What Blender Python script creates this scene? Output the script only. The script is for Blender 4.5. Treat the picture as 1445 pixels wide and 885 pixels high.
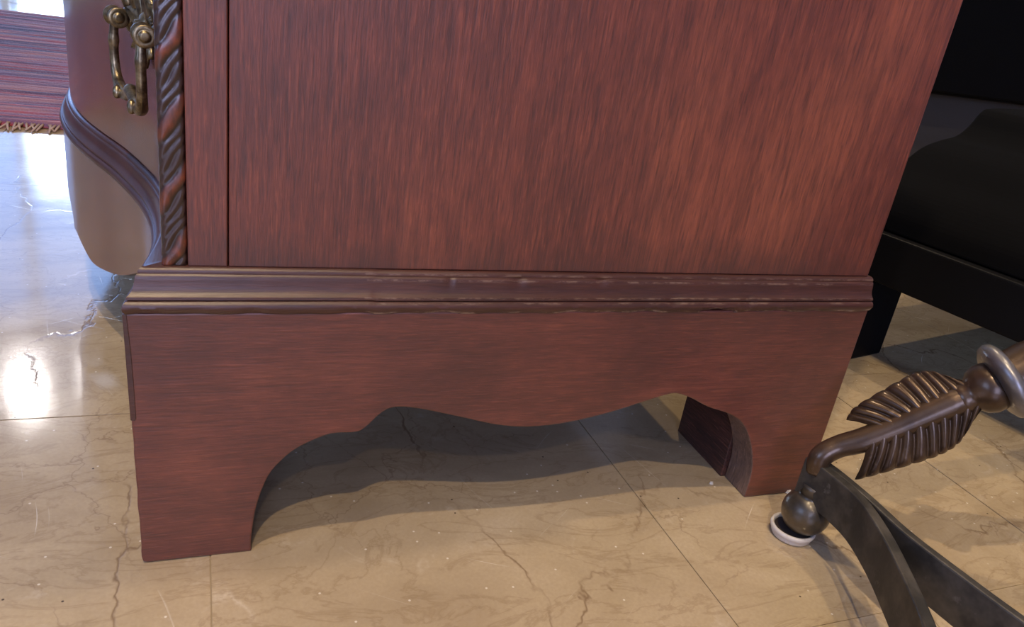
import bpy, math, random
import numpy as np
from mathutils import Vector, Matrix
random.seed(7); rng = np.random.default_rng(7)
for o in list(bpy.data.objects): bpy.data.objects.remove(o)
SC = bpy.context.scene; COL = SC.collection
PI = math.pi

# ------------------------------------------------------------------ camera
cam_d = bpy.data.cameras.new('camera'); cam = bpy.data.objects.new('camera', cam_d); COL.objects.link(cam)
cam_d.sensor_width = 36; cam_d.lens = 27.284; cam_d.clip_start = 0.01; cam_d.clip_end = 100
RM = Matrix(((0.93421313, 0.0056994, -0.3566698), (-0.32675813, 0.41475585, -0.8492389), (0.14309074, 0.90991489, 0.38933269)))
CAM = Vector((0.04177791, -0.4006977, 0.345))
cam.matrix_world = Matrix.Translation(CAM) @ RM.to_4x4()
SC.camera = cam
# ------------------------------------------------------------------ view, world, light
vs = SC.view_settings
vs.view_transform = 'Standard'; vs.look = 'None'; vs.gamma = 1.0; vs.use_curve_mapping = False
vs.exposure = 0.15
cy = SC.cycles; cy.max_bounces = 6; cy.diffuse_bounces = 3; cy.glossy_bounces = 3; cy.transmission_bounces = 2; cy.caustics_reflective = False
W = bpy.data.worlds.new('world'); SC.world = W; W.use_nodes = True
W.node_tree.nodes['Background'].inputs[0].default_value = (0.27, 0.47, 1.0, 1)
W.node_tree.nodes['Background'].inputs[1].default_value = 3.4

def area(name, loc, target, sx, sy, power, col):
    d = bpy.data.lights.new(name, 'AREA'); d.shape = 'RECTANGLE'; d.size = sx; d.size_y = sy
    d.energy = power; d.color = col
    o = bpy.data.objects.new(name, d); COL.objects.link(o); o.location = loc
    o.rotation_euler = (Vector(target) - Vector(loc)).to_track_quat('-Z', 'Z').to_euler()
    return o
# daylight through the back window; the left and front lights are added cool fill
area('daylight_back_window', (-0.60, 5.52, 0.79), (-0.60, 0, 0.79), 1.00, 1.08, 62, (0.66, 0.79, 1.0))
area('added_fill_left', (-3.02, -1.2, 1.45), (0, -1.2, 1.2), 1.7, 1.3, 9, (0.72, 0.76, 1.0))  # weak cool fill added from the unseen left side
area('added_fill_front', (-0.9, -4.02, 1.3), (-0.9, 0, 1.2), 1.6, 1.9, 40, (0.78, 0.72, 1.0))  # fill added behind the camera for a cool sheen on the side panel
# warm ceiling downlights: (x, y, power); fixtures are built below with their lamps
DOWN = [(-0.20, -0.52, 82), (-0.16, -1.42, 86), (-0.14, -2.45, 46), (0.95, 0.02, 44), (1.25, 1.65, 60), (-1.09, 4.62, 4), (-0.74, 4.80, 2)]
CEIL = 2.5

# ------------------------------------------------------------------ helpers
def link(o, parent=None):
    COL.objects.link(o)
    if parent is not None: o.parent = parent
    return o
def mk(name, verts, faces, mat, parent=None, smooth=False, attr=None):
    me = bpy.data.meshes.new(name)
    me.from_pydata([tuple(map(float, v)) for v in verts], [], [tuple(map(int, f)) for f in faces])
    me.update()
    if smooth: me.polygons.foreach_set('use_smooth', [True] * len(me.polygons))
    if attr:
        for k, vals in attr.items():
            a = me.attributes.new(k, 'FLOAT', 'POINT'); a.data.foreach_set('value', [float(x) for x in vals])
    me.materials.append(mat)
    import bmesh
    bm = bmesh.new(); bm.from_mesh(me); bmesh.ops.recalc_face_normals(bm, faces=bm.faces); bm.to_mesh(me); bm.free()
    return link(bpy.data.objects.new(name, me), parent)
def tag(o, label=None, cat=None, group=None, kind=None):
    if label: o['label'] = label
    if cat: o['category'] = cat
    if group: o['group'] = group
    if kind: o['kind'] = kind
    return o
def empty(name, loc=(0, 0, 0)):
    o = bpy.data.objects.new(name, None); o.location = loc; o.empty_display_size = 0.05; return link(o)
def bevel(o, w=0.001, seg=2, ang=0.6):
    m = o.modifiers.new('bevel', 'BEVEL'); m.width = w; m.segments = seg; m.limit_method = 'ANGLE'; m.angle_limit = ang
    return o
def box_geo(x0, x1, y0, y1, z0, z1):
    v = [(x0, y0, z0), (x1, y0, z0), (x1, y1, z0), (x0, y1, z0), (x0, y0, z1), (x1, y0, z1), (x1, y1, z1), (x0, y1, z1)]
    f = [(0, 3, 2, 1), (4, 5, 6, 7), (0, 1, 5, 4), (1, 2, 6, 5), (2, 3, 7, 6), (3, 0, 4, 7)]
    return v, f
def box(name, x0, x1, y0, y1, z0, z1, mat, parent=None, bv=0.0):
    v, f = box_geo(x0, x1, y0, y1, z0, z1); o = mk(name, v, f, mat, parent)
    if bv: bevel(o, bv)
    return o
def merge(parts):
    V = []; F = []
    for v, f in parts:
        n = len(V); V += list(v); F += [tuple(i + n for i in q) for q in f]
    return V, F
def prism(poly, to3a, to3b):
    n = len(poly); v = [to3a(*p) for p in poly] + [to3b(*p) for p in poly]
    f = [tuple(range(n)), tuple(range(2 * n - 1, n - 1, -1))] + [(i, (i + 1) % n, (i + 1) % n + n, i + n) for i in range(n)]
    return v, f
def frames(pts):
    P = [Vector(p) for p in pts]; T = []
    for i in range(len(P)):
        a = P[max(0, i - 1)]; b = P[min(len(P) - 1, i + 1)]; T.append((b - a).normalized())
    ref = Vector((0, 0, 1)) if abs(T[0].z) < 0.9 else Vector((1, 0, 0))
    N = [(ref - T[0] * ref.dot(T[0])).normalized()]
    for i in range(1, len(P)):
        n = N[-1] - T[i] * N[-1].dot(T[i]); N.append(n.normalized())
    return P, T, N
def tube_geo(pts, rad, seg=12, flat=1.0, cap=True):
    P, T, N = frames(pts); V = []; F = []
    if not hasattr(rad, '__len__'): rad = [rad] * len(P)
    for i, p in enumerate(P):
        b = T[i].cross(N[i])
        for k in range(seg):
            a = 2 * PI * k / seg
            V.append(p + N[i] * math.cos(a) * rad[i] + b * math.sin(a) * rad[i] * flat)
    for i in range(len(P) - 1):
        for k in range(seg):
            F.append((i * seg + k, i * seg + (k + 1) % seg, (i + 1) * seg + (k + 1) % seg, (i + 1) * seg + k))
    if cap:
        F.append(tuple(range(seg))[::-1]); F.append(tuple(range((len(P) - 1) * seg, len(P) * seg)))
    return V, F
def lathe_geo(prof, origin, axis, seg=32):
    o = Vector(origin); ax = Vector(axis).normalized()
    r = Vector((0, 0, 1)) if abs(ax.z) < 0.9 else Vector((1, 0, 0))
    u = (r - ax * r.dot(ax)).normalized(); w = ax.cross(u); V = []; F = []
    for (rad, h) in prof:
        for k in range(seg):
            a = 2 * PI * k / seg; V.append(o + ax * h + u * math.cos(a) * rad + w * math.sin(a) * rad)
    n = len(prof)
    for i in range(n - 1):
        for k in range(seg): F.append((i * seg + k, i * seg + (k + 1) % seg, (i + 1) * seg + (k + 1) % seg, (i + 1) * seg + k))
    F.append(tuple(range(seg))[::-1]); F.append(tuple(range((n - 1) * seg, n * seg)))
    return V, F
def cr(pts, n=8):
    P = [np.array(p, float) for p in pts]; P = [2 * P[0] - P[1]] + P + [2 * P[-1] - P[-2]]; out = []
    for i in range(1, len(P) - 2):
        for k in range(n):
            t = k / n
            out.append(0.5 * (2 * P[i] + (P[i + 1] - P[i - 1]) * t + (2 * P[i - 1] - 5 * P[i] + 4 * P[i + 1] - P[i + 2]) * t * t + (3 * P[i] - P[i - 1] - 3 * P[i + 1] + P[i + 2]) * t ** 3))
    out.append(P[-2]); return out

# ------------------------------------------------------------------ materials
class NB:
    def __init__(s, name):
        s.m = bpy.data.materials.new(name); s.m.use_nodes = True; s.t = s.m.node_tree; s.b = s.t.nodes['Principled BSDF']
    def n(s, typ, ins=None, **kw):
        nd = s.t.nodes.new(typ)
        for k, v in kw.items(): setattr(nd, k, v)
        for k, v in (ins or {}).items(): s.set(nd.inputs[k], v)
        return nd
    def set(s, sock, v):
        if isinstance(v, bpy.types.NodeSocket): s.t.links.new(v, sock)
        else: sock.default_value = v
    def coord(s, scale=(1, 1, 1), rot=(0, 0, 0), loc=(0, 0, 0)):
        if not hasattr(s, '_tc'): s._tc = s.n('ShaderNodeTexCoord')
        return s.n('ShaderNodeMapping', {'Vector': s._tc.outputs['Object'], 'Scale': scale, 'Rotation': rot, 'Location': loc}).outputs[0]
    def noise(s, vec, scale=5, detail=4, rough=0.5, dist=0):
        return s.n('ShaderNodeTexNoise', {'Vector': vec, 'Scale': scale, 'Detail': detail, 'Roughness': rough, 'Distortion': dist}).outputs['Fac']
    def ramp(s, fac, stops):
        r = s.n('ShaderNodeValToRGB', {'Fac': fac}); e = r.color_ramp.elements
        while len(e) < len(stops): e.new(0.5)
        for el, (p, c) in zip(e, stops):
            el.position = p; el.color = (c, c, c, 1) if not hasattr(c, '__len__') else (*c, 1)
        return r.outputs[0]
    def mix(s, fac, a, b, typ='MIX'):
        nd = s.n('ShaderNodeMix', data_type='RGBA', blend_type=typ)
        for i, v in ((0, fac), (6, a), (7, b)):
            if isinstance(v, tuple) and len(v) == 3: v = (*v, 1)
            s.set(nd.inputs[i], v)
        return nd.outputs[2]
    def math(s, op, a, b=0.0, c=0.0):
        nd = s.n('ShaderNodeMath', {0: a, 1: b, 2: c}, operation=op); return nd.outputs[0]
    def bump(s, h, st=0.2, dist=0.001):
        return s.n('ShaderNodeBump', {'Height': h, 'Strength': st, 'Distance': dist}).outputs[0]
    def out(s, color=None, rough=None, **kw):
        if color is not None: s.set(s.b.inputs['Base Color'], (*color, 1) if isinstance(color, tuple) else color)
        if rough is not None: s.set(s.b.inputs['Roughness'], rough)
        for k, v in kw.items():
            s.set(s.b.inputs[k.replace('_', ' ')], v)
        return s.m
def plain(name, col, rough=0.5, **kw): 
    b = NB(name); return b.out(col, rough, **kw)

def dark2(a, b): return tuple(0.45 * x + 0.55 * y for x, y in zip(a, b))
def wood(name, axis, dark, mid, light, rough=0.42, coat=0.8, patches=0.5, wear=False, coat_rough=0.5, pore=0.6, stain=False, spec=0.5, bst=0.5):
    b = NB(name)
    def sc(along, across): return tuple(along if i == axis else across for i in range(3))
    broad = b.noise(b.coord(sc(3.0, 7)), 1.6, 4, 0.55, 0.6)
    streak = b.noise(b.coord(sc(7, 70)), 2.0, 5, 0.65, 0.5)
    fine = b.noise(b.coord(sc(26, 400)), 2.0, 4, 0.65, 0.5)
    blot = b.noise(b.coord((1, 1, 1), loc=(3, 1, 7)), 9, 6, 0.68, 0.4)
    c = b.ramp(broad, [(0.28, dark2(dark, mid)), (0.50, mid), (0.74, light)])
    c = b.mix(b.ramp(streak, [(0.40, 0.42), (0.62, 0.0)]), c, dark)
    c = b.mix(b.math('MULTIPLY', b.ramp(fine, [(0.34, 1.0), (0.50, 0.0)]), pore), c, tuple(x * 0.6 for x in dark))
    c = b.mix(b.math('MULTIPLY', b.ramp(fine, [(0.54, 0.0), (0.66, 1.0)]), pore * 0.55), c, tuple(min(1, x * 1.35) for x in light))
    c = b.mix(b.math('MULTIPLY', b.ramp(blot, [(0.46, 0.0), (0.74, 1.0)]), patches), c, tuple(x * 0.6 for x in dark))
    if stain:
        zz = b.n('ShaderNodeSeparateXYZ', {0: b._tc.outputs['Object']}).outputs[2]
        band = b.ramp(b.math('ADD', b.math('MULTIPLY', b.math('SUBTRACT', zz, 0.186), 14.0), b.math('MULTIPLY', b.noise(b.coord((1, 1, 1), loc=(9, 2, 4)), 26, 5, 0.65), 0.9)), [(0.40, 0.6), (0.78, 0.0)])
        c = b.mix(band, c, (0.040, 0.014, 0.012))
    if wear:
        at = b.n('ShaderNodeAttribute', attribute_name='wear').outputs['Fac']
        chip = b.noise(b.coord(sc(60, 160)), 1.5, 4, 0.7)
        c = b.mix(b.math('MULTIPLY', b.ramp(chip, [(0.48, 0.0), (0.60, 1.0)]), b.ramp(at, [(0.35, 0.0), (0.85, 1.0)])), c, (0.28, 0.185, 0.13))
    h = b.math('ADD', b.math('MULTIPLY', streak, 0.6), b.math('MULTIPLY', fine, 0.5))
    r = b.math('MULTIPLY_ADD', blot, 0.25, rough - 0.12) if bst > 0.1 else rough
    return b.out(c, r, Normal=b.bump(h, bst, 0.0009), Coat_Weight=coat, Coat_Roughness=coat_rough, Specular_IOR_Level=spec)

DK, MD, LT = (0.060, 0.014, 0.010), (0.188, 0.042, 0.023), (0.295, 0.076, 0.036)
M = {}
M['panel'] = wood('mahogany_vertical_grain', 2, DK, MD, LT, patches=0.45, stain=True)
M['base'] = wood('mahogany_horizontal_grain', 0, DK, (0.152, 0.038, 0.024), (0.270, 0.074, 0.040), patches=0.6, rough=0.42, pore=0.42)
M['front'] = wood('mahogany_polished_front', 1, (0.07, 0.020, 0.011), (0.17, 0.055, 0.028), (0.23, 0.082, 0.040), rough=0.26, coat=0.5, coat_rough=0.16, patches=0.25, pore=0.2, bst=0.04)
M['mold'] = wood('mahogany_worn_moulding', 0, (0.035, 0.013, 0.010), (0.075, 0.026, 0.018), (0.125, 0.05, 0.032), wear=True, rough=0.38, coat=0.25, coat_rough=0.3, patches=0.4, pore=0.3)
M['moldf'] = wood('mahogany_front_moulding', 1, (0.03, 0.011, 0.010), (0.060, 0.021, 0.017), (0.09, 0.034, 0.026), wear=True, rough=0.30, coat=0.05, coat_rough=0.3, spec=0.2, bst=0.15, patches=0.3, pore=0.2)
M['inner'] = wood('dark_raw_mahogany', 1, (0.012, 0.006, 0.006), (0.075, 0.026, 0.018), (0.20, 0.075, 0.048), rough=0.6, coat=0.0, patches=0.9)
M['edge'] = wood('sawn_mahogany_edge', 2, (0.07, 0.044, 0.034), (0.19, 0.118, 0.088), (0.30, 0.19, 0.14), rough=0.6, coat=0.0, patches=0.8)
def rope_mat():
    b = NB('carved_mahogany_rope')
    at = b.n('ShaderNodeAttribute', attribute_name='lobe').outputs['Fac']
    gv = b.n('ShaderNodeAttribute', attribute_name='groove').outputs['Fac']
    n = b.noise(b.coord((150, 150, 60)), 3, 4, 0.6)
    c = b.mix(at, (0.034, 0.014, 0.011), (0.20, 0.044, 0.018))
    c = b.mix(b.ramp(n, [(0.40, 0.55), (0.62, 0.0)]), c, (0.025, 0.010, 0.008))
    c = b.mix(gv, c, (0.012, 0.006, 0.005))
    return b.out(c, 0.3, Coat_Weight=0.5, Coat_Roughness=0.2, Normal=b.bump(n, 0.15, 0.0008))
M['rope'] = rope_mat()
def brass():
    b = NB('aged_brass'); n = b.noise(b.coord((1, 1, 1)), 160, 4, 0.6)
    pointy = b.n('ShaderNodeNewGeometry').outputs['Pointiness']
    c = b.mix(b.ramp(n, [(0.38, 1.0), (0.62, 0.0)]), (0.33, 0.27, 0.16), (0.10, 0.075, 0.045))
    c = b.mix(b.ramp(pointy, [(0.42, 1.0), (0.50, 0.0)]), c, (0.025, 0.02, 0.014))  # darker brown where the surface is concave
    return b.out(c, 0.34, Metallic=0.9, Normal=b.bump(n, 0.15, 0.0006))
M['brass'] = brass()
def marble(joint=False):
    b = NB('beige_marble')
    if True:
        geo = b.n('ShaderNodeNewGeometry').outputs['Position']
        inf = b.n('ShaderNodeObjectInfo')
        def co(scale=(1, 1, 1), loc=(0, 0, 0), rot=(0, 0, 0)):
            return b.n('ShaderNodeMapping', {'Vector': geo, 'Scale': scale, 'Location': loc, 'Rotation': rot}).outputs[0]
    cloud = b.noise(co((1, 1.6, 1)), 7, 6, 0.62, 0.8)
    c = b.ramp(cloud, [(0.28, (0.32, 0.245, 0.140)), (0.46, (0.44, 0.350, 0.212)), (0.60, (0.52, 0.420, 0.262)), (0.78, (0.60, 0.495, 0.335))])
    c = b.mix(b.ramp(b.noise(co((1, 1, 1), (5, 2, 0)), 3.2, 3, 0.6, 0.5), [(0.40, 0.0), (0.66, 0.35)]), c, (0.43, 0.34, 0.245))
    # warm tone differs a little from tile to tile
    c = b.mix(b.math('MULTIPLY', inf.outputs['Random'], 0.22), c, (0.36, 0.27, 0.175))
    # wavering cracks: thin Voronoi edges pushed about by noise, broken up by a mask
    def cracks(scale, wid, seed, lo, hi, stretch=(1, 1, 1), rot=0.4):
        v = co(stretch, (seed, seed * 0.7, 0), (0, 0, rot))
        nz = b.n('ShaderNodeTexNoise', {'Vector': v, 'Scale': 14, 'Detail': 5, 'Roughness': 0.6}).outputs['Color']
        off = b.n('ShaderNodeVectorMath', {0: nz, 1: (0.5, 0.5, 0.5)}, operation='SUBTRACT').outputs[0]
        off = b.n('ShaderNodeVectorMath', {0: off, 3: 0.09}, operation='SCALE').outputs[0]
        vv = b.n('ShaderNodeVectorMath', {0: v, 1: off}, operation='ADD').outputs[0]
        d = b.n('ShaderNodeTexVoronoi', {'Vector': vv, 'Scale': scale}, feature='DISTANCE_TO_EDGE', voronoi_dimensions='2D').outputs['Distance']
        line = b.ramp(d, [(0.0, 1.0), (wid, 0.0)])
        mask = b.ramp(b.noise(co((1, 1, 1), (seed, 3, 0)), 6, 3, 0.6), [(lo, 0.0), (hi, 1.0)])
        return b.math('MULTIPLY', line, mask)
    k1 = cracks(6, 0.012, 1.3, 0.46, 0.54, (1, 0.55, 1), 0.35)
    k2 = cracks(13, 0.014, 4.1, 0.50, 0.60)
    k3 = cracks(8, 0.028, 8.7, 0.60, 0.68, (1, 0.6, 1), 0.9)
    c = b.mix(b.math('MULTIPLY', k1, 0.8), c, (0.16, 0.095, 0.05))
    c = b.mix(b.math('MULTIPLY', k2, 0.5), c, (0.20, 0.13, 0.08))
    c = b.mix(b.math('MULTIPLY', k3, 0.75), c, (0.74, 0.66, 0.54))
    soft = b.ramp(b.noise(co((1, 1.3, 1), (2, 9, 0)), 22, 5, 0.7, 1.2), [(0.60, 0.0), (0.75, 0.4)])
    c = b.mix(soft, c, (0.62, 0.54, 0.43))
    vein = b.ramp(b.noise(co((1, 2.2, 1), (7, 4, 0), (0, 0, 0.5)), 9, 6, 0.6, 1.8), [(0.475, 0.0), (0.50, 0.4), (0.53, 0.0)])
    c = b.mix(vein, c, (0.26, 0.18, 0.10))
    def specks(scale, size, seed, lo):
        vn = b.n('ShaderNodeTexVoronoi', {'Vector': co((1, 1, 1), (seed, seed, 0)), 'Scale': scale}, voronoi_dimensions='2D')
        pick = b.ramp(b.n('ShaderNodeSeparateColor', {0: vn.outputs['Color']}).outputs[0], [(lo, 0.0), (lo + .01, 1.0)])
        return b.math('MULTIPLY', b.ramp(vn.outputs['Distance'], [(size * .6, 1.0), (size, 0.0)]), pick)
    c = b.mix(b.math('MULTIPLY', specks(60, 0.055, 2.2, 0.84), 0.8), c, (0.80, 0.74, 0.62))
    c = b.mix(specks(34, 0.030, 6.3, 0.90), c, (0.05, 0.035, 0.025))
    grain = b.noise(co(), 420, 3, 0.6)
    c = b.mix(b.ramp(grain, [(0.35, 0.22), (0.65, 0.0)]), c, (0.30, 0.22, 0.13))
    # fine straight scratches in the polish
    def scr(rot, seed):
        vr = co((1, 1, 1), (seed, seed, 0), (0, 0, rot)); wob = b.n('ShaderNodeVectorMath', {0: b.n('ShaderNodeTexNoise', {'Vector': vr, 'Scale': 5.0}).outputs['Color'], 3: 0.05}, operation='SCALE').outputs[0]
        vr = b.n('ShaderNodeVectorMath', {0: vr, 1: wob}, operation='ADD').outputs[0]
        v = b.n('ShaderNodeMapping', {'Vector': vr, 'Scale': (8, 420, 1)}).outputs[0]; n = b.noise(v, 1.0, 2, 0.5)
        m = b.ramp(b.noise(co((1, 1, 1), (seed, 0, 0)), 9, 2), [(0.48, 0.0), (0.6, 1.0)])
        return b.math('MULTIPLY', b.ramp(n, [(0.70, 0.0), (0.74, 1.0)]), m)
    s = b.math('MAXIMUM', b.math('MAXIMUM', scr(0.5, 1.0), scr(-0.7, 5.0)), scr(1.3, 9.0))
    c = b.mix(b.math('MULTIPLY', s, 0.30), c, (0.75, 0.70, 0.62))
    r = b.math('MULTIPLY_ADD', s, 0.18, b.math('MULTIPLY_ADD', cloud, 0.12, 0.055))
    speck = b.noise(co(), 260, 3, 0.6)
    h = b.math('ADD', b.math('MULTIPLY', speck, 0.16), b.math('ADD', b.math('MULTIPLY', k1, -0.35), b.math('MULTIPLY', s, 0.10)))
    return b.out(c, r, Normal=b.bump(h, 0.18, 0.0012), IOR=1.55)
M['marble'] = marble()
M['grout'] = plain('dusty_grout', (0.36, 0.285, 0.19), 0.7)
M['wall'] = plain('cool_white_plaster', (0.46, 0.47, 0.54), 0.85)
M['ceil'] = plain('ceiling_plaster', (0.60, 0.61, 0.66), 0.9)
M['frame'] = plain('painted_window_frame', (0.55, 0.55, 0.56), 0.5)
M['glass'] = plain('window_glass', (1, 1, 1), 0.0, Transmission_Weight=1.0, IOR=1.0)
def iron():
    b = NB('blackened_iron'); n = b.noise(b.coord(), 70, 5, 0.65); k = b.noise(b.coord(loc=(2, 3, 1)), 28, 4, 0.7)
    c = b.mix(b.ramp(k, [(0.42, 0.0), (0.70, 1.0)]), (0.036, 0.034, 0.031), (0.105, 0.094, 0.080))
    c = b.mix(b.ramp(n, [(0.64, 0.0), (0.74, 0.5)]), c, (0.20, 0.19, 0.18))
    return b.out(c, b.math('MULTIPLY_ADD', n, 0.3, 0.36), Metallic=0.4, Normal=b.bump(n, 0.25, 0.0008))
M['iron'] = iron()
def bronze(name, c0, c1, c2, metal=0.6, rough=0.3):
    b = NB(name); n = b.noise(b.coord(), 90, 5, 0.65); k = b.noise(b.coord(loc=(1, 5, 2)), 35, 4, 0.6)
    c = b.mix(b.ramp(k, [(0.35, 0.0), (0.68, 1.0)]), c0, c1)
    c = b.mix(b.ramp(n, [(0.62, 0.0), (0.76, 0.7)]), c, c2)
    return b.out(c, rough, Metallic=metal, Coat_Weight=0.25, Coat_Roughness=0.2, Normal=b.bump(n, 0.2, 0.0008))
M['bronze'] = bronze('brown_bronze', (0.050, 0.030, 0.018), (0.115, 0.072, 0.042), (0.24, 0.18, 0.13))
M['pewter'] = bronze('worn_pewter', (0.16, 0.155, 0.16), (0.30, 0.29, 0.30), (0.55, 0.54, 0.55), 0.7, 0.36)
M['ballm'] = bronze('worn_bronze_ball', (0.050, 0.046, 0.040), (0.16, 0.125, 0.080), (0.30, 0.24, 0.16), 0.6, 0.38)
def castor():
    b = NB('scuffed_white_plastic'); n = b.noise(b.coord(), 180, 4, 0.6)
    return b.out(b.mix(b.ramp(n, [(0.58, 0.0), (0.75, 0.7)]), (0.66, 0.62, 0.56), (0.36, 0.27, 0.2)), 0.5)
M['castor'] = castor()
M['felt'] = plain('dark_felt', (0.045, 0.034, 0.030), 0.95)
def blackfab(name, col, rough, coat=0.0):
    b = NB(name); n = b.noise(b.coord(), 400, 3, 0.6)
    return b.out(col, rough, Normal=b.bump(n, 0.2, 0.0006), Coat_Weight=coat, Coat_Roughness=0.3, Specular_IOR_Level=0.08)
M['bfab'] = blackfab('black_upholstery', (0.0018, 0.0018, 0.002), 0.9)
M['bwood'] = blackfab('black_painted_wood', (0.006, 0.006, 0.0065), 0.45)
M['bleg'] = blackfab('black_leg_wood', (0.003, 0.0032, 0.0042), 0.5)
M['bcab'] = blackfab('black_cabinet_lacquer', (0.003, 0.003, 0.003), 0.6)
M['plinth'] = plain('grey_plinth_paint', (0.055, 0.052, 0.050), 0.8)

# ================================================================== SETTING
TS = 0.305; GAP = 0.0009
ang = math.radians(0.8)
floor = tag(box('floor', -3.1, 3.2, -4.1, 5.6, -0.05, -0.0012, M['grout']), kind='structure')
# tiles: only those the picture (and a step to the side of it) can see are laid as tiles, larger slabs carry the rest
def tile_mesh(w, d, name):
    v, f = box_geo(GAP / 2, w - GAP / 2, GAP / 2, d - GAP / 2, -0.0011, 0)
    me = bpy.data.meshes.new(name); me.from_pydata(v, [], f); me.materials.append(M['marble']); return me
tm = tile_mesh(TS, TS, 'marble_tile')
X0, Y0 = 0.0355, 0.1725
R2 = Matrix.Rotation(ang, 3, 'Z'); O2 = Vector((X0, Y0, 0))
RMI = RM.transposed()
def screen(p):
    c = RMI @ (Vector(p) - CAM)
    if c.z > -0.02: return None
    return (722.5 + 1095.15 * c.x / -c.z, 442.5 - 1095.15 * c.y / -c.z)
cnt = 0
for i in range(-10, 11):
    for j in range(-4, 17):
        w = O2 + R2 @ Vector((i * TS, j * TS, 0)); vis = False
        if not (-3.0 < w.x < 2.75 and w.y < 5.15): continue
        for a in (0, .5, 1):
            for c_ in (0, .5, 1):
                s = screen(O2 + R2 @ Vector(((i + a) * TS, (j + c_) * TS, 0)))
                if s and -260 < s[0] < 1705 and -200 < s[1] < 1150: vis = True
        near = (w - Vector((0.3, 0.1, 0))).length < 1.35
        if not (vis or near): continue
        o = bpy.data.objects.new('marble_tile', tm); link(o, floor); o.location = w; o.rotation_euler = (math.radians(random.uniform(-.10, .10)), math.radians(random.uniform(-.08, .08)), ang); cnt += 1
        o.location.z = -0.0004 * random.random()
# shell
def wall_with_hole(name, axis, pos, t, a0, a1, z0, z1, holes):
    """wall slab along 'x' or 'y' with rectangular openings"""
    parts = []
    def bx(u0, u1, w0, w1):
        parts.append(box_geo(u0, u1, pos, pos + t, w0, w1) if axis == 'x' else box_geo(pos, pos + t, u0, u1, w0, w1))
    cur = a0
    for (u0, u1, w0, w1) in sorted(holes):
        bx(cur, u0, z0, z1); bx(u0, u1, z0, w0); bx(u0, u1, w1, z1); cur = u1
    bx(cur, a1, z0, z1)
    return tag(mk(name, *merge(parts), M['wall']), kind='structure')
WB = (-2.30, 0.30, 0.22, 2.40)
wall_with_hole('wall_back', 'x', 5.4, 0.1, -3.1, 3.2, 0, CEIL, [WB])
wall_with_hole('wall_left', 'y', -3.0, -0.1, -4.1, 5.4, 0, CEIL, [(-2.1, -0.3, 0.75, 2.15)])
wall_with_hole('wall_front', 'x', -4.0, -0.1, -3.0, 3.2, 0, CEIL, [(-1.75, -0.05, 0.3, 2.3)])
tag(box('wall_right', 3.1, 3.2, -4.0, 5.4, 0, CEIL, M['wall']), kind='structure')
tag(box('ceiling', -3.1, 3.2, -4.1, 5.5, CEIL, CEIL + 0.1, M['ceil']), kind='structure')
def window(n, axis, pos, u0, u1, w0, w1, mull):
    e = empty('window_%d' % n); tag(e, kind='structure')
    def bx(nm, a0, a1, b0, b1):
        if axis == 'x': box(nm, a0, a1, pos, pos + 0.05, b0, b1, M['frame'], e)
        else: box(nm, pos, pos + 0.05, a0, a1, b0, b1, M['frame'], e)
    k = 0.035
    bx('window_frame', u0, u0 + k, w0, w1); bx('window_frame', u1 - k, u1, w0, w1)
    bx('window_sill', u0 + k, u1 - k, w0, w0 + k); bx('window_frame', u0 + k, u1 - k, w1 - k, w1)
    for m_ in mull: bx('mullion', m_ - 0.02, m_ + 0.02, w0 + k, w1 - k)
window(1, 'x', 5.42, *WB, [-1.15])
window(2, 'y', -3.07, -2.1, -0.3, 0.75, 2.15, [-1.2])  # unseen frame added around the left fill light
window(3, 'x', -4.07, -1.75, -0.05, 0.3, 2.3, [-0.9])  # made-up window opening for the front fill, out of view

# ================================================================== CHEST
chest = empty('chest_of_drawers', (0, 0, 0))
tag(chest, 'antique mahogany serpentine chest with scalloped bracket base on the marble floor', 'chest')
WID = 1.08; HT = 0.82
_Y = [0, .044, .08, .10, .13, .17, .21, .2555, .304, .354, .40, .45, .50, .54]
_X = [-.0025, .0030, .0053, .005, .002, -.006, -.018, -.034, -.0545, -.0735, -.0865, -.0965, -.102, -.104]
_Yf = _Y + [WID - y for y in _Y[-2::-1]]; _Xf = _X + _X[-2::-1]
_d = cr(list(zip(_Yf, _Xf)), 10); _dy = [p[0] for p in _d]; _dx = [p[1] for p in _d]
def mX(y): return float(np.interp(y, _dy, _dx))
BZ = 0.1625            # underside of the moulding = top of the base boards
# --- side skirt with the scalloped cut-out
cut = [(.0617, 0), (.0616, .0111), (.0642, .0338), (.0703, .0545), (.079, .0669), (.0889, .0751), (.1055, .0823), (.1207, .0826), (.1269, .0859), (.1341, .094), (.1402, .0981), (.1481, .0987), (.1626, .0958), (.1858, .0892), (.2112, .0818), (.234, .0786), (.2621, .080), (.2929, .086), (.3189, .0935), (.3348, .0978), (.3433, .0985), (.356, .0944), (.3734, .0859), (.3939, .0787), (.408, .0699), (.419, .0553), (.4269, .0386), (.431, .0218), (.4311, 0)]
cutd = [tuple(p) for p in cr(cut, 4)]
BXR = 0.491
def skirt(name, y0, y1, mat, par):
    leftedge = [(-0.0024 + 0.0026 * k / 40 + 0.00025 * math.sin(k * 1.1) * math.sin(k * .37) + 0.0002 * random.random(), BZ * (1 - k / 40)) for k in range(41)]
    leftedge[-1] = (0.0007, 0.0006)
    poly = [(BXR, 0.0), (BXR, BZ)] + leftedge[::1] + [(0.003, 0.0)] + cutd
    v, f = prism(poly, lambda x, z: (x, y0, z), lambda x, z: (x, y1, z))
    return bevel(mk(name, v, f, mat, par), 0.0011, 2, 0.5)
s1 = skirt('side_skirt', 0.0, 0.028, M['base'], chest)
s1.data.materials.append(M['edge'])
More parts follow.
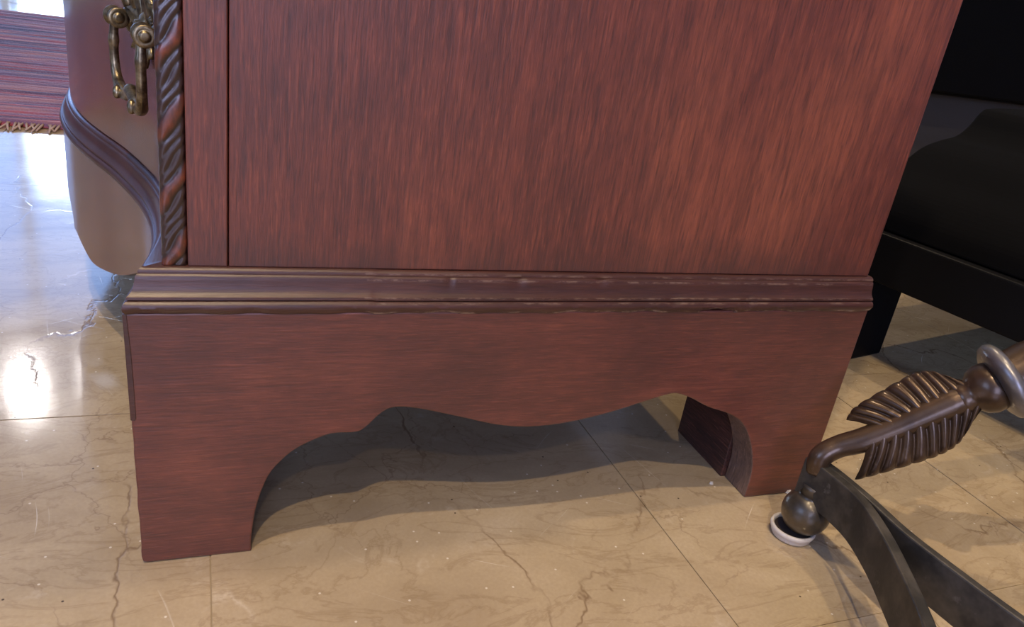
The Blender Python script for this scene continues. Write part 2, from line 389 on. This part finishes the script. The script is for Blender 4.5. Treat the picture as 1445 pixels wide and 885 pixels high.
for p in s1.data.polygons:                  # sawn edge of the cut-out: bare end grain
    if len(p.vertices) == 4:
        c_ = p.center
        if 0.0 < c_.z < 0.12 and 0.05 < c_.x < 0.44: p.material_index = 1
skirt('side_skirt', WID - 0.028, WID, M['base'], chest)
# dark worn edge band on the front corner of the side skirt
_eb = [(-0.0028, BZ - 0.0004), (-0.0008, BZ - 0.0004), (0.0004, 0.14), (0.0009, 0.12), (0.0012, 0.100), (0.0004, 0.0985), (-0.0017, 0.0990)]
v, f = prism(_eb, lambda x, z: (x, -0.0004, z), lambda x, z: (x, 0.006, z))
bevel(mk('corner_edge', v, f, M['mold'], chest), 0.0003)
# rear brackets standing behind the back feet
def bracket(name, y0, y1, ya, sgn):
    poly = [(y0, 0), (y1, 0), (y1, 0.045), (y1 + sgn * 0.012, 0.075), (y1 + sgn * 0.05, 0.10), (y1 + sgn * 0.06, BZ), (y0, BZ)]
    v, f = prism(poly, lambda y, z: (0.4275, y, z), lambda y, z: (0.452, y, z))
    bevel(mk(name, v, f, M['inner'], chest), 0.0008)
bracket('rear_bracket', 0.0285, 0.0975, 0, 1); bracket('rear_bracket', WID - 0.0285, WID - 0.0975, 0, -1)
# --- serpentine front skirt: curved board with its own scalloped lower edge
_ez = [(0, 0), (.060, 0), (.064, .03), (.078, .062), (.10, .085), (.13, .112), (.155, .122), (.175, .117), (.2095, .1008), (.25, .083), (.284, .0728), (.322, .066), (.349, .0702), (.377, .0745), (.393, .0742), (.396, .083), (.42, .095), (.47, .102), (.54, .104)]
_ezf = _ez + [(WID - y, z) for y, z in _ez[-2::-1]]
_ezd = sorted([tuple(p) for p in cr(_ezf, 6)]); _ezy = [p[0] for p in _ezd]; _ezz = [p[1] for p in _ezd]
def fz(y): return max(0.0, float(np.interp(y, _ezy, _ezz)))
ys = sorted(set([round(y, 5) for y in np.linspace(0.0285, WID - 0.0285, 300)] + [y for y, z in _ezf if 0.03 < y < WID - 0.03]))
V = []; F = []; NZ = 6
for y in ys:
    z0 = fz(y)
    for off in (0.002, 0.022):
        for k in range(NZ + 1): V.append((mX(y) + off, y, z0 + (BZ - z0) * k / NZ))
S = 2 * (NZ + 1)
for i in range(len(ys) - 1):
    a = i * S; b_ = a + S
    for k in range(NZ):
        F.append((a + k, b_ + k, b_ + k + 1, a + k + 1)); q = NZ + 1
        F.append((a + q + k, a + q + k + 1, b_ + q + k + 1, b_ + q + k))
    F.append((a, a + NZ + 1, b_ + NZ + 1, b_)); F.append((a + NZ, b_ + NZ, b_ + 2 * NZ + 1, a + 2 * NZ + 1))
fs = mk('front_skirt', V, F, M['front'], chest, True)
em = fs.modifiers.new('split', 'EDGE_SPLIT'); em.split_angle = 0.7
# --- base moulding (offset outward from the base face, height, wear)
PROF = [(-0.0285, .1857, 0), (-0.0072, .1858, .2), (-0.0058, .1850, .5), (-0.0052, .1838, .8), (-0.0052, .1826, 0), (-0.0045, .1822, .2), (-0.0040, .1812, .9), (-0.0036, .1790, .2), (-0.0032, .1765, 0), (-0.0024, .1742, 0), (-0.0010, .1724, .1), (0.0002, .1716, .9), (0.0004, .1702, .4), (-0.0006, .1696, 0), (0.0010, .1688, .8), (0.0020, .1676, .5), (0.0023, .1660, .2), (0.0020, .1643, .3), (0.0012, .1630, 1.0), (0.0006, .1622, .6), (-0.0285, .1622, 0)]
def sweep_side(name, x1, yface, sgn):
    V = []; F = []; A = []; n = 260
    for i in range(n + 1):
        t = i / n
        for k, (o, z, w_) in enumerate(PROF):
            x = (mX(0) + 0.002 - o) * (1 - t) + x1 * t
            dz = 0; do = 0
            if k in (17, 18, 19):       # chipped lower lip
                q = math.sin(x * 90) * math.sin(x * 41 + 1) + 0.6 * math.sin(x * 233)
                dz = 0.0004 * q; do = -0.0006 * max(0, q)
                if 0.345 < x < 0.372: dz += 0.0012 * math.sin((x - 0.345) / 0.027 * PI); do -= 0.0014
            for (xc, kk, wd) in ((0.213, 0, .005), (0.268, 0, .006), (0.322, 1, .006), (0.382, 1, .003), (0.17, 0, .002)):
                if abs(x - xc) < wd:
                    g = math.cos((x - xc) / wd * PI / 2)
                    if kk == 0 and 4 <= k <= 7: do -= 0.0006 * g; dz -= 0.0004 * g
                    if kk == 1 and 10 <= k <= 15: do -= 0.0006 * g; dz -= 0.0004 * g
            if x > 0.125: dz -= 0.0003
            V.append((x, yface - sgn * (o + do), z + dz)); A.append((w_ if k in (17, 18, 19) else w_ * .72) * (0.35 + 0.65 * (x > 0.12)))
    m = len(PROF)
    for i in range(n):
        for k in range(m - 1): F.append((i * m + k, (i + 1) * m + k, (i + 1) * m + k + 1, i * m + k + 1))
    F.append(tuple(range(n * m, n * m + m))); F.append(tuple(range(m)))
    o = mk(name, V, F, M['mold'], chest, True, {'wear': A})
    e_ = o.modifiers.new('split', 'EDGE_SPLIT'); e_.split_angle = 0.75
sweep_side('base_moulding', 0.4915, 0.0, 1); sweep_side('base_moulding', 0.4915, WID, -1)
V = []; F = []; A = []; n = 240; m = len(PROF)
for i in range(n + 1):
    t = i / n
    for (o, z, w_) in PROF:
        y = (-o) * (1 - t) + (WID + o) * t
        x = mX(min(max(y, 0), WID)) + 0.002 - o * 1.0
        V.append((x, y, z)); A.append(w_ * 0.12)
for i in range(n):
    for k in range(m - 1): F.append((i * m + k, (i + 1) * m + k, (i + 1) * m + k + 1, i * m + k + 1))
mf = mk('base_moulding', V, F, M['moldf'], chest, True, {'wear': A}); e_ = mf.modifiers.new('split', 'EDGE_SPLIT'); e_.split_angle = 0.75
# --- carcass
PY = 0.008; PX1 = 0.488; PZ = 0.1858
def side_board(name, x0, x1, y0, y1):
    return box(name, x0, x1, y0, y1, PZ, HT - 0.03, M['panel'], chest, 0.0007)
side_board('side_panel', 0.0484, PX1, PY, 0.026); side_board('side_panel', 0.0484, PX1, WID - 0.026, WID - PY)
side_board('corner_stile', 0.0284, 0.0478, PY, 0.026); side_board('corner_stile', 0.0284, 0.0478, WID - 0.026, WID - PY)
box('back_panel', 0.470, 0.4785, 0.0265, WID - 0.0265, PZ, HT - 0.031, M['inner'], chest)
# bottom board and top follow the serpentine front
def serp_board(name, z0, z1, off, x1, y0, y1, mat):
    ysb = np.linspace(y0, y1, 90); poly = [(mX(min(max(y, 0), WID)) + off, y) for y in ysb] + [(x1, y1), (x1, y0)]
    v, f = prism(poly, lambda x, y: (x, y, z0), lambda x, y: (x, y, z1))
    return mk(name, v, f, mat, chest)
serp_board('bottom_board', 0.1626, 0.1845, 0.0312, 0.468, 0.0290, WID - 0.0290, M['inner'])
bevel(serp_board('chest_top', HT - 0.0295, HT, -0.006, 0.492, -0.006, WID + 0.006, M['base']), 0.004, 3)
for (ya_, yb_) in ((0.0214, 0.0555), (WID - 0.0555, WID - 0.0214)):
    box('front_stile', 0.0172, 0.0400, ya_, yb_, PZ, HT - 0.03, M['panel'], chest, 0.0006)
# carved corner columns: broad red lobes between groups of narrow reeds
def rope(name, cx, cy, sgn):
    r0 = 0.0064; z0, z1 = PZ, HT - 0.03; nz = 800; nt = 56; V = []; F = []; L = []; G = []
    for i in range(nz + 1):
        z = z0 + (z1 - z0) * i / nz
        for k in range(nt):
            th = 2 * PI * k / nt
            ca, sa = math.cos(th), math.sin(th)
            sq = 1 / (abs(ca) ** 6 + abs(sa) ** 6) ** (1 / 6)          # nearly square section
            ph = (z / 0.0345 - sq * ca * 0.26 + 0.62 + 0.03 * math.sin(z * 300)) % 1.0
            if ph < 0.40:
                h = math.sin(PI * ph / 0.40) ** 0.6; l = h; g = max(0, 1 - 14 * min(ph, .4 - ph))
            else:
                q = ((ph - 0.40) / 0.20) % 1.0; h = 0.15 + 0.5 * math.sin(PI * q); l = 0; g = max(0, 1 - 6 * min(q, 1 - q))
            r = r0 - 0.0008 * abs(sa) ** 2 + (0.0010 * h) * (0.25 + 0.75 * sa * sa) - 0.0002
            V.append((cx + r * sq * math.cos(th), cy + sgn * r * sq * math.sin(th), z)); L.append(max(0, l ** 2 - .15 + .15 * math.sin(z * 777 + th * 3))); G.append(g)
    for i in range(nz):
        for k in range(nt): F.append((i * nt + k, i * nt + (k + 1) % nt, (i + 1) * nt + (k + 1) % nt, (i + 1) * nt + k))
    F.append(tuple(range(nt))); F.append(tuple(range(nz * nt, nz * nt + nt)))
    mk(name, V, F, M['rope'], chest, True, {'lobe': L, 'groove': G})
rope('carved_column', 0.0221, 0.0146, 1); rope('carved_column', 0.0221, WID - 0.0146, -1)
# --- drawers
def drawer(z0, z1):
    V = []; F = []; n = 130; y0, y1 = 0.0560, WID - 0.0560
    zs = [z0, z0 + 0.0008] + list(np.linspace(z0 + 0.01, z1 - 0.01, 6)) + [z1 - 0.0008, z1]
    for i in range(n + 1):
        y = y0 + (y1 - y0) * i / n
        for j, z in enumerate(zs): V.append((mX(y) + 0.0102 + (0.0006 if j in (0, len(zs) - 1) else 0), y, z))
        V.append((mX(y) + 0.028, y, z1)); V.append((mX(y) + 0.028, y, z0))
    q = len(zs) + 2
    for i in range(n):
        for k in range(q): F.append((i * q + k, (i + 1) * q + k, (i + 1) * q + (k + 1) % q, i * q + (k + 1) % q))
    F.append(tuple(range(q))); F.append(tuple(range(n * q, n * q + q)))
    o = mk('drawer', V, F, M['front'], chest, True)
    e_ = o.modifiers.new('split', 'EDGE_SPLIT'); e_.split_angle = 0.6
    return o
def surf(y, z, out=0.0):
    dx = (mX(y + 0.004) - mX(y - 0.004)) / 0.008
    nrm = Vector((-1, dx, 0)).normalized(); return Vector((mX(y) + 0.0102, y, z)) + nrm * out
def leaf_geo(y, z, a, ln, wd, lift):
    """acanthus-like blade lying on the drawer front: ridged, cupped, pointed"""
    V = []; F = []; n = 7
    for i in range(n + 1):
        t = i / n; w_ = wd * math.sin(PI * min(1, t * 0.92 + 0.08)) ** 0.7 * (1 + 0.18 * math.sin(t * 18))
        cyy = y + math.cos(a) * ln * t; cz = z + math.sin(a) * ln * t
        for s_, h in ((-1, 0.4), (-0.5, 1.0), (0, 0.45), (0.5, 1.0), (1, 0.4)):
            V.append(surf(cyy - math.sin(a) * w_ * s_, cz + math.cos(a) * w_ * s_, 0.0012 + lift * h * (0.5 + t)))
    m_ = len(V)
    for i in range(n):
        for k in range(4): F.append((i * 5 + k, i * 5 + k + 1, i * 5 + k + 6, i * 5 + k + 5))
    V2 = []
    for i in range(n + 1):
        t = i / n; 
        for k in range(5): V2.append(V[i * 5 + k] - (surf(y, z, 1) - surf(y, z, 0)) * 0.0018)
    F2 = [tuple(q + m_ for q in reversed(f)) for f in F]
    B = [(i * 5, (i + 1) * 5, (i + 1) * 5 + m_, i * 5 + m_) for i in range(n)] + [(i * 5 + 4 + m_, (i + 1) * 5 + 4 + m_, (i + 1) * 5 + 4, i * 5 + 4) for i in range(n)]
    B += [(k, k + m_, k + 1 + m_, k + 1) for k in range(4)] + [(n * 5 + k, n * 5 + k + 1, n * 5 + k + 1 + m_, n * 5 + k + m_) for k in range(4)]
    return V + V2, F + F2 + B
def handle(dr, ya, yb, zp):
    yc = (ya + yb) / 2
    parts = []
    for (dy, dz, a, ln, wd) in ((0, .004, PI / 2, .040, .0075), (-.008, .002, 2.05, .030, .006), (.008, .002, 1.09, .030, .006), (-.012, -.002, 2.75, .026, .006), (.012, -.002, .40, .026, .006), (-.006, -.004, 3.75, .022, .005), (.006, -.004, -.61, .022, .005), (0, -.006, -PI / 2, .020, .006), (-.03, .004, 1.2, .018, .005), (.03, .004, 1.95, .018, .005)):
        parts.append(leaf_geo(yc + dy, zp + dz, a, ln, wd, 0.0035))
    nrm = (surf(yc, zp, 1) - surf(yc, zp, 0)).normalized()
    parts.append(lathe_geo([(.009, 0), (.0095, .002), (.007, .0045), (.0045, .005), (.004, .008), (.001, .009)], surf(yc, zp, 0.0005), nrm, 18))
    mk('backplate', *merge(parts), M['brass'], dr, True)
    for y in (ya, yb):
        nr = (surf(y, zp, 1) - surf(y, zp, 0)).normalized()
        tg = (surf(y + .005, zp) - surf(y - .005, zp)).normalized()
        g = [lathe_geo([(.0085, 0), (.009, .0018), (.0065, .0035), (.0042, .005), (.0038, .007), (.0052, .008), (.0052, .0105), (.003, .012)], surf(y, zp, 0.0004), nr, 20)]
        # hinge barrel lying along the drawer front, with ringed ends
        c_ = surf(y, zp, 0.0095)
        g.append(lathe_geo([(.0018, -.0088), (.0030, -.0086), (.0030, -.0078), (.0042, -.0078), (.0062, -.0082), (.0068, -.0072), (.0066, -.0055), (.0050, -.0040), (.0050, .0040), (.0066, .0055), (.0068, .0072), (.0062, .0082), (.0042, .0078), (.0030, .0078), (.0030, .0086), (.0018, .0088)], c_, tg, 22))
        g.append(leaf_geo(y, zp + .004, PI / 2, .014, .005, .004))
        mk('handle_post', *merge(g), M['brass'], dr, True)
    # bail: two shaped arms and a scrolled grip
    def P_(f, z, o): return surf(ya + (yb - ya) * f, z, o)
    path = [P_(0.0, zp + .001, .0095), P_(0.0, zp - .006, .0110), P_(-.01, zp - .018, .0117), P_(0.0, zp - .032, .0117), P_(.05, zp - .041, .0115), P_(.16, zp - .046, .0115), P_(.30, zp - .0465, .0117), P_(.42, zp - .043, .0123), P_(.5, zp - .0405, .0125), P_(.58, zp - .043, .0123), P_(.70, zp - .0465, .0117), P_(.84, zp - .046, .0115), P_(.95, zp - .041, .0115), P_(1.0, zp - .032, .0117), P_(1.01, zp - .018, .0117), P_(1.0, zp - .006, .0110), P_(1.0, zp + .001, .0095)]
    pp = cr(path, 6); N_ = len(pp); rr = []
    for i in range(N_):
        t = i / (N_ - 1); d = abs(t - .5) * 2
        r = .0034 + .0006 * math.cos(d * PI) + (.0010 * math.exp(-((d - .36) / .10) ** 2)) + .0007 * math.exp(-((d - .78) / .03) ** 2) + .0004 * math.exp(-(d / .08) ** 2)
        rr.append(r)
    g = [tube_geo(pp, rr, 12, 1.0)]
    for s_ in (.22, .78):                        # curled leaves on the grip
        q = P_(s_, zp - .0455, .0160)
        g.append(lathe_geo([(.001, -.005), (.0022, -.004), (.0028, -.001), (.0024, .002), (.001, .004)], q, (0, 0.3, 1), 12))
    mk('bail', *merge(g), M['brass'], dr, True)
d1 = drawer(0.1862, 0.398)
handle(d1, 0.130, 0.220, 0.285); handle(d1, WID - 0.220, WID - 0.130, 0.285)
d2 = drawer(0.400, 0.598); d3 = drawer(0.600, HT - 0.031)

# ================================================================== RUG
RX0, RX1, RY0, RY1 = -2.2, 0.45, 1.125, 2.84
def rug_mat():
    b = NB('striped_wool_rug')
    c1 = b.noise(b.coord((1.3, 22, 1)), 1.0, 3, 0.6, 0.4); c2 = b.noise(b.coord((3.5, 90, 1), loc=(4, 2, 0)), 1.0, 4, 0.65, 0.3)
    c = b.ramp(c1, [(0.38, (0.05, 0.04, 0.12)), (0.45, (0.16, 0.05, 0.10)), (0.50, (0.46, 0.060, 0.07)), (0.55, (0.16, 0.08, 0.16)), (0.62, (0.50, 0.20, 0.19))])
    c = b.mix(b.ramp(c2, [(0.45, 0.0), (0.62, 0.7)]), c, (0.11, 0.085, 0.20))
    f = b.noise(b.coord((1, 1, 1)), 300, 3, 0.7)
    c = b.mix(b.ramp(f, [(0.45, 0.0), (0.7, 0.35)]), c, (0.33, 0.24, 0.30))
    return b.out(c, 0.85, Sheen_Weight=0.35, Sheen_Roughness=0.4, Normal=b.bump(b.math('ADD', c2, f), 0.6, 0.004))
M['rug'] = rug_mat()
M['fringe'] = plain('cream_fringe_wool', (0.50, 0.36, 0.28), 0.9)
rug = empty('rug', (0, 0, 0)); tag(rug, 'red and purple striped woven rug with short cream fringe on tiled floor', 'rug')
V = []; F = []; ny = 340; nx = 24
for j in range(ny + 1):
    y = RY0 + (RY1 - RY0) * j / ny
    for i in range(nx + 1):
        x = RX0 + (RX1 - RX0) * i / nx
        z = 0.0105 + 0.0018 * math.sin(j * 1.35 + 0.6 * math.sin(x * 7)) + 0.0012 * math.sin(j * 0.37 + x * 2.0)
        if j in (0, ny): z = 0.001
        V.append((x, y + 0.0015 * math.sin(x * 31), z))
for j in range(ny):
    for i in range(nx): a = j * (nx + 1) + i; F.append((a, a + 1, a + nx + 2, a + nx + 1))
k0 = len(V); V += [(RX0, RY0, 0.0006), (RX1, RY0, 0.0006), (RX1, RY1, 0.0006), (RX0, RY1, 0.0006)]; F.append((k0 + 3, k0 + 2, k0 + 1, k0))
mk('pile', V, F, M['rug'], rug, True)
parts = []
for k in range(430):
    x = RX0 + (RX1 - RX0) * (k + random.random() * 0.6) / 430; l = 0.022 + 0.02 * random.random(); dx = random.uniform(-.012, .012)
    parts.append(tube_geo([(x, RY0 + 0.004, 0.006), (x + dx * .5, RY0 - l * .5, 0.0045), (x + dx, RY0 - l, 0.0022)], [.0022, .002, .0014], 5))
tag(mk('fringe', *merge(parts), M['fringe'], rug, True), kind='stuff')

# ================================================================== IRON STAND WITH ARROW LEG
FX, FY = 0.443, -0.050
stand = empty('iron_stand', (0, 0, 0))
tag(stand, 'blackened iron stand with winged bronze arrow leg beside the chest corner', 'stand')
cup = empty('castor_cup', (0, 0, 0)); tag(cup, 'scuffed white round floor cup under the iron ball foot', 'castor cup')
CXc, CYc = 0.4405, -0.0460
mk('cup_ring', *lathe_geo([(.0138, 0.0003), (.0145, .0016), (.0145, .0034), (.0158, .0048), (.0164, .0066), (.0160, .0082), (.0148, .0086), (.0139, .0078), (.0136, .0062), (.0134, .0040)], (CXc, CYc, 0), (0, 0, 1), 48), M['castor'], cup, True)
mk('felt_pad', *lathe_geo([(.0132, .0041), (.0132, .0062), (.0126, .0066), (.002, .0066)], (CXc, CYc, 0), (0, 0, 1), 40), M['felt'], cup)
rb = 0.0172
ballp = [(rb * math.sin(PI * k / 20) + (0.0006 if k in (0, 20) else 0), -rb * math.cos(PI * k / 20)) for k in range(18)] + [(.0085, rb * .93), (.0075, rb + .003), (.0085, rb + .006)]
mk('ball_foot', *lathe_geo(ballp, (FX, FY, 0.0068 + rb), (0, 0, 1), 40), M['ballm'], stand, True)
def strip(name, plan, z0, z1, th):
    pl = [Vector((p[0], p[1], 0)) for p in cr(plan, 10)]; V = []; F = []
    for i, p in enumerate(pl):
        t = (pl[min(len(pl) - 1, i + 1)] - pl[max(0, i - 1)]).normalized(); n_ = Vector((-t.y, t.x, 0)) * th / 2
        for q in (p - n_, p + n_):
            V.append((q.x, q.y, z0)); V.append((q.x, q.y, z1))
    for i in range(len(pl) - 1):
        a = i * 4; c_ = a + 4
        F += [(a, a + 1, c_ + 1, c_), (a + 3, a + 2, c_ + 2, c_ + 3), (a + 1, a + 3, c_ + 3, c_ + 1), (a + 2, a, c_, c_ + 2)]
    F += [(0, 2, 3, 1), (len(V) - 4, len(V) - 3, len(V) - 1, len(V) - 2)]
    return bevel(mk(name, V, F, M['iron'], stand), 0.0012, 2)
strip('curved_bar', [(.4385, -.0400), (.4420, -.060), (.4420, -.090), (.4315, -.122), (.4155, -.155), (.3945, -.193), (.367, -.232), (.330, -.270), (.285, -.30)], .034, .066, .0075)
strip('curved_bar', [(.4465, -.0415), (.4490, -.062), (.4495, -.090), (.4480, -.124), (.4515, -.159), (.4570, -.197), (.466, -.240), (.480, -.285), (.502, -.330)], .033, .0655, .0065)
# arrow: shaft, two ribbed vanes, collar, flange
A0 = Vector((.4405, -.0475, .0665)); A1 = Vector((.5380, -.0900, .1550))
ax = (A1 - A0).normalized(); L_ = (A1 - A0).length
vw = ((A0 + A1) / 2 - CAM).normalized()
side = ax.cross(vw).normalized()            # in the vane plane, pointing up-left in the picture
if side.z < 0: side = -side
nrm = ax.cross(side).normalized()
if nrm.dot(vw) > 0: nrm = -nrm
def AP(s, w_=0.0, h=0.0): return A0 + ax * (s * L_) + side * w_ + nrm * h
sp = cr([Vector((.4425, -.0475, .058)), A0 + Vector((0.001, 0, .0035)), AP(.12, .0035), AP(.24, .001), AP(.38), AP(.52), AP(.66), AP(.74)], 6)
nr_ = len(sp); sr = [float(np.interp(i / (nr_ - 1), [0, .14, .28, .42, .58, .75, .9, 1], [.0078, .0078, .0078, .0086, .0092, .0100, .0106, .0100])) for i in range(nr_)]
mk('arrow_shaft', *tube_geo(sp, sr, 18), M['bronze'], stand, True)
def vane(name, sg, root, outer, sweep):
    """ribbed feather: u along the arrow, v from shaft to rim; rim given as (s, w) pairs, ribs sweep back to the foot"""
    nu, nv = 132, 14; V = []; F = []; us = np.linspace(0, 1, len(outer))
    rim = cr(outer, 10); ur = np.linspace(0, 1, len(rim))
    for side_ in (1, -1):
        for i in range(nu + 1):
            u = i / nu
            rs = float(np.interp(u, ur, [p[0] for p in rim])); rw = float(np.interp(u, ur, [p[1] for p in rim]))
            s0 = root[0] + (root[1] - root[0]) * u
            for k in range(nv + 1):
                v = k / nv
                s = s0 + (rs - s0) * (v ** sweep); w_ = 0.003 + (rw - 0.003) * v
                rib = abs(math.sin(PI * u * 11.5)) ** 0.6
                fade = min(1, (1 - v) * 6 + 0.45) * min(1, u * 14 + .2) * min(1, (1 - u) * 9 + 0.1)
                h = (0.0012 + 0.0036 * rib * fade)
                if side_ < 0: h = -0.0018
                V.append(AP(s, sg * w_ * (1 + 0.035 * (rib - .5) * (v > .8)), h + 0.0035 * (1 - v) - 0.005 * v * v))
    q = nv + 1; half = (nu + 1) * q
    for i in range(nu):
        for k in range(nv):
            a = i * q + k; F.append((a, a + q, a + q + 1, a + 1)); F.append((a + half, a + half + 1, a + half + q + 1, a + half + q))
        F.append((i * q + nv, (i + 1) * q + nv, (i + 1) * q + nv + half, i * q + nv + half))
    for k in range(nv):
        F.append((k, k + 1, k + 1 + half, k + half)); a = nu * q + k; F.append((a, a + half, a + half + 1, a + 1))
    mk(name, V, F, M['bronze'], stand, True)
PXM = 0.000482
vane('feather_vane', 1, (.33, .88), [(.22, 38 * PXM), (.28, 48 * PXM), (.393, 53 * PXM), (.53, 57 * PXM), (.62, 58 * PXM), (.69, 51 * PXM), (.745, 34 * PXM), (.80, 16 * PXM)], 1.3)
vane('feather_vane', -1, (.24, .92), [(.115, 44 * PXM), (.208, 48 * PXM), (.334, 52 * PXM), (.46, 55.5 * PXM), (.547, 56 * PXM), (.62, 52 * PXM), (.69, 40 * PXM), (.79, 16 * PXM)], 1.3)
def AL(prof, name, mat): mk(name, *lathe_geo([(r, s * L_) for r, s in prof], A0, ax, 40), mat, stand, True)
AL([(.0090, .70), (.0110, .745), (.0100, .765), (.0115, .785), (.0150, .81), (.0170, .85), (.0168, .89), (.0150, .92)], 'collar', M['bronze'])
AL([(.0150, .895), (.0215, .900), (.0255, .918), (.0268, .942), (.0258, .965), (.0230, .98), (.0205, .982), (.0190, .962)], 'flange', M['pewter'])
AL([(.0188, .95), (.0178, .985), (.0190, 1.06), (.0180, 1.2), (.0130, 1.4), (.0110, 1.9), (.0110, 2.9), (.004, 2.95)], 'upper_shaft', M['bronze'])

# ================================================================== BLACK BENCH
bench = empty('upholstered_bench', (0, 0, 0)); tag(bench, 'low black upholstered bench with square legs behind the bronze arrow', 'bench')
BO = Vector((0.7070, 0.2760, 0)); e1 = Vector((.2176, -.976, 0)); e2 = Vector((.976, .2176, 0))
def BP(u, s, z): return BO + e1 * u + e2 * s + Vector((0, 0, z))
def bbox(name, u0, u1, s0, s1, z0, z1, mat, bv=0.002):
    v, f = box_geo(u0, u1, s0, s1, z0, z1); bevel(mk(name, [BP(*p) for p in v], f, mat, bench), bv)
BLn = 0.62; BW = 0.55
bbox('front_rail', 0.0, BLn, 0.0, 0.022, 0.1005, 0.1535, M['bwood']); bbox('front_rail', 0.0, BLn, BW - .022, BW, 0.1005, 0.1535, M['bwood'])
bbox('end_rail', 0.0, 0.022, 0.0225, BW - .0225, 0.1005, 0.1535, M['bwood']); bbox('end_rail', BLn - .022, BLn, 0.0225, BW - .0225, 0.1005, 0.1535, M['bwood'])
for u in (0.004, BLn - .069):
    for s in (0.003, BW - .075): bbox('leg', u, u + .06, s, s + .068, 0.0, 0.1000, M['bleg'], .003)
prof = [(.012, .154), (.02, .176), (.04, .197), (.07, .2145), (.105, .237), (.14, .247), (.170, .253), (.19, .265), (.206, .2825), (.224, .2875), (.30, .290), (.42, .288), (.50, .28), (.54, .25), (.545, .154)]
pd = cr(prof, 5); 
v, f = prism([tuple(p) for p in pd], lambda s, z: BP(0.006, s, z), lambda s, z: BP(BLn - .006, s, z))
bevel(mk('seat_cushion', v, f, M['bfab'], bench), .004, 3, 0.9)

# ================================================================== BLACK CABINET
cab = empty('black_cabinet', (0, 0, 0)); tag(cab, 'tall black cabinet on a recessed grey plinth behind the bench', 'cabinet')
box('cabinet_body', 1.20, 2.60, 0.90, 1.35, 0.2560, 1.30, M['bcab'], cab, .004)
box('plinth', 1.23, 2.57, 0.935, 1.33, 0.0, 0.2555, M['plinth'], cab, .002)
for k in range(2):
    d_ = box('cabinet_door', 1.215 + k * .693, 1.890 + k * .693, 0.884, 0.899, 0.262, 1.29, M['bcab'], cab, .003)
    box('door_handle', (1.84 if k == 0 else 1.945), (1.86 if k == 0 else 1.965), 0.870, 0.8838, 0.70, 0.84, M['bwood'], d_, .003)

# ================================================================== SMALL THINGS ON THE FLOOR
M['chip'] = plain('pale_paint_chip', (0.72, 0.66, 0.56), 0.7)
def chip(x, y, r, label):
    n_ = 7; V = []; F = []
    for k in range(n_):
        a = 2 * PI * k / n_; q = r * random.uniform(.6, 1.15); V.append((q * math.cos(a), q * math.sin(a) * .8, 0))
    for k in range(n_):
        a = 2 * PI * k / n_; q = r * random.uniform(.4, .8); V.append((q * math.cos(a), q * math.sin(a) * .8, r * random.uniform(.5, .9)))
    F = [tuple(range(n_))[::-1], tuple(range(n_, 2 * n_))] + [(k, (k + 1) % n_, (k + 1) % n_ + n_, k + n_) for k in range(n_)]
    o = mk('paint_chip', V, F, M['chip']); o.location = (x, y, 0.0002); tag(o, label, 'chip', 'pale chips lying on the marble floor')
chip(.4135, .0205, .0022, 'small pale chip on the floor left of the rear bracket foot')
chip(.4745, .0000, .0034, 'pale chip against the rear foot beside the ball foot')

# ================================================================== CEILING DOWNLIGHTS (outside the picture; the light of the room)
M['can'] = plain('downlight_trim', (0.7, 0.7, 0.68), 0.5)
def emis(name, col, st):
    b = NB(name); return b.out((0, 0, 0), 0.5, Emission_Color=(*col, 1), Emission_Strength=st)
WARM = (1.0, 0.77, 0.50)
M['bulb'] = emis('lit_downlight_lens', (1.0, 0.86, 0.66), 30)
M['bulb2'] = emis('lit_bright_downlight_lens', (1.0, 0.96, 0.92), 260)
for (x, y, pw) in DOWN:
    big = y > 4
    e = empty('ceiling_downlight', (x, y, CEIL)); tag(e, 'round recessed ceiling downlight with warm lamp', 'downlight', 'recessed ceiling downlights')
    mk('trim_ring', *lathe_geo([(.075, -.001), (.074, -.006), (.060, -.008), (.056, -.002)], (0, 0, 0), (0, 0, 1), 32), M['can'], e, True)
    mk('lens', *lathe_geo([(.055, -.0025), (.052, -.0075), (.02, -.0078)] if not big else [((.075 if pw > 3 else .04), -.0085), ((.07 if pw > 3 else .037), -.012), (.02, -.0125)], (0, 0, 0), (0, 0, 1), 32), M['bulb2'] if big else M['bulb'], e)
    d = bpy.data.lights.new('downlight_lamp', 'SPOT'); d.energy = pw; d.color = WARM; d.spot_size = math.radians(110); d.spot_blend = 0.6; d.shadow_soft_size = 0.022
    o = bpy.data.objects.new('downlight_lamp', d); link(o, e); o.location = (0, 0, -0.03)
print('tiles', cnt)
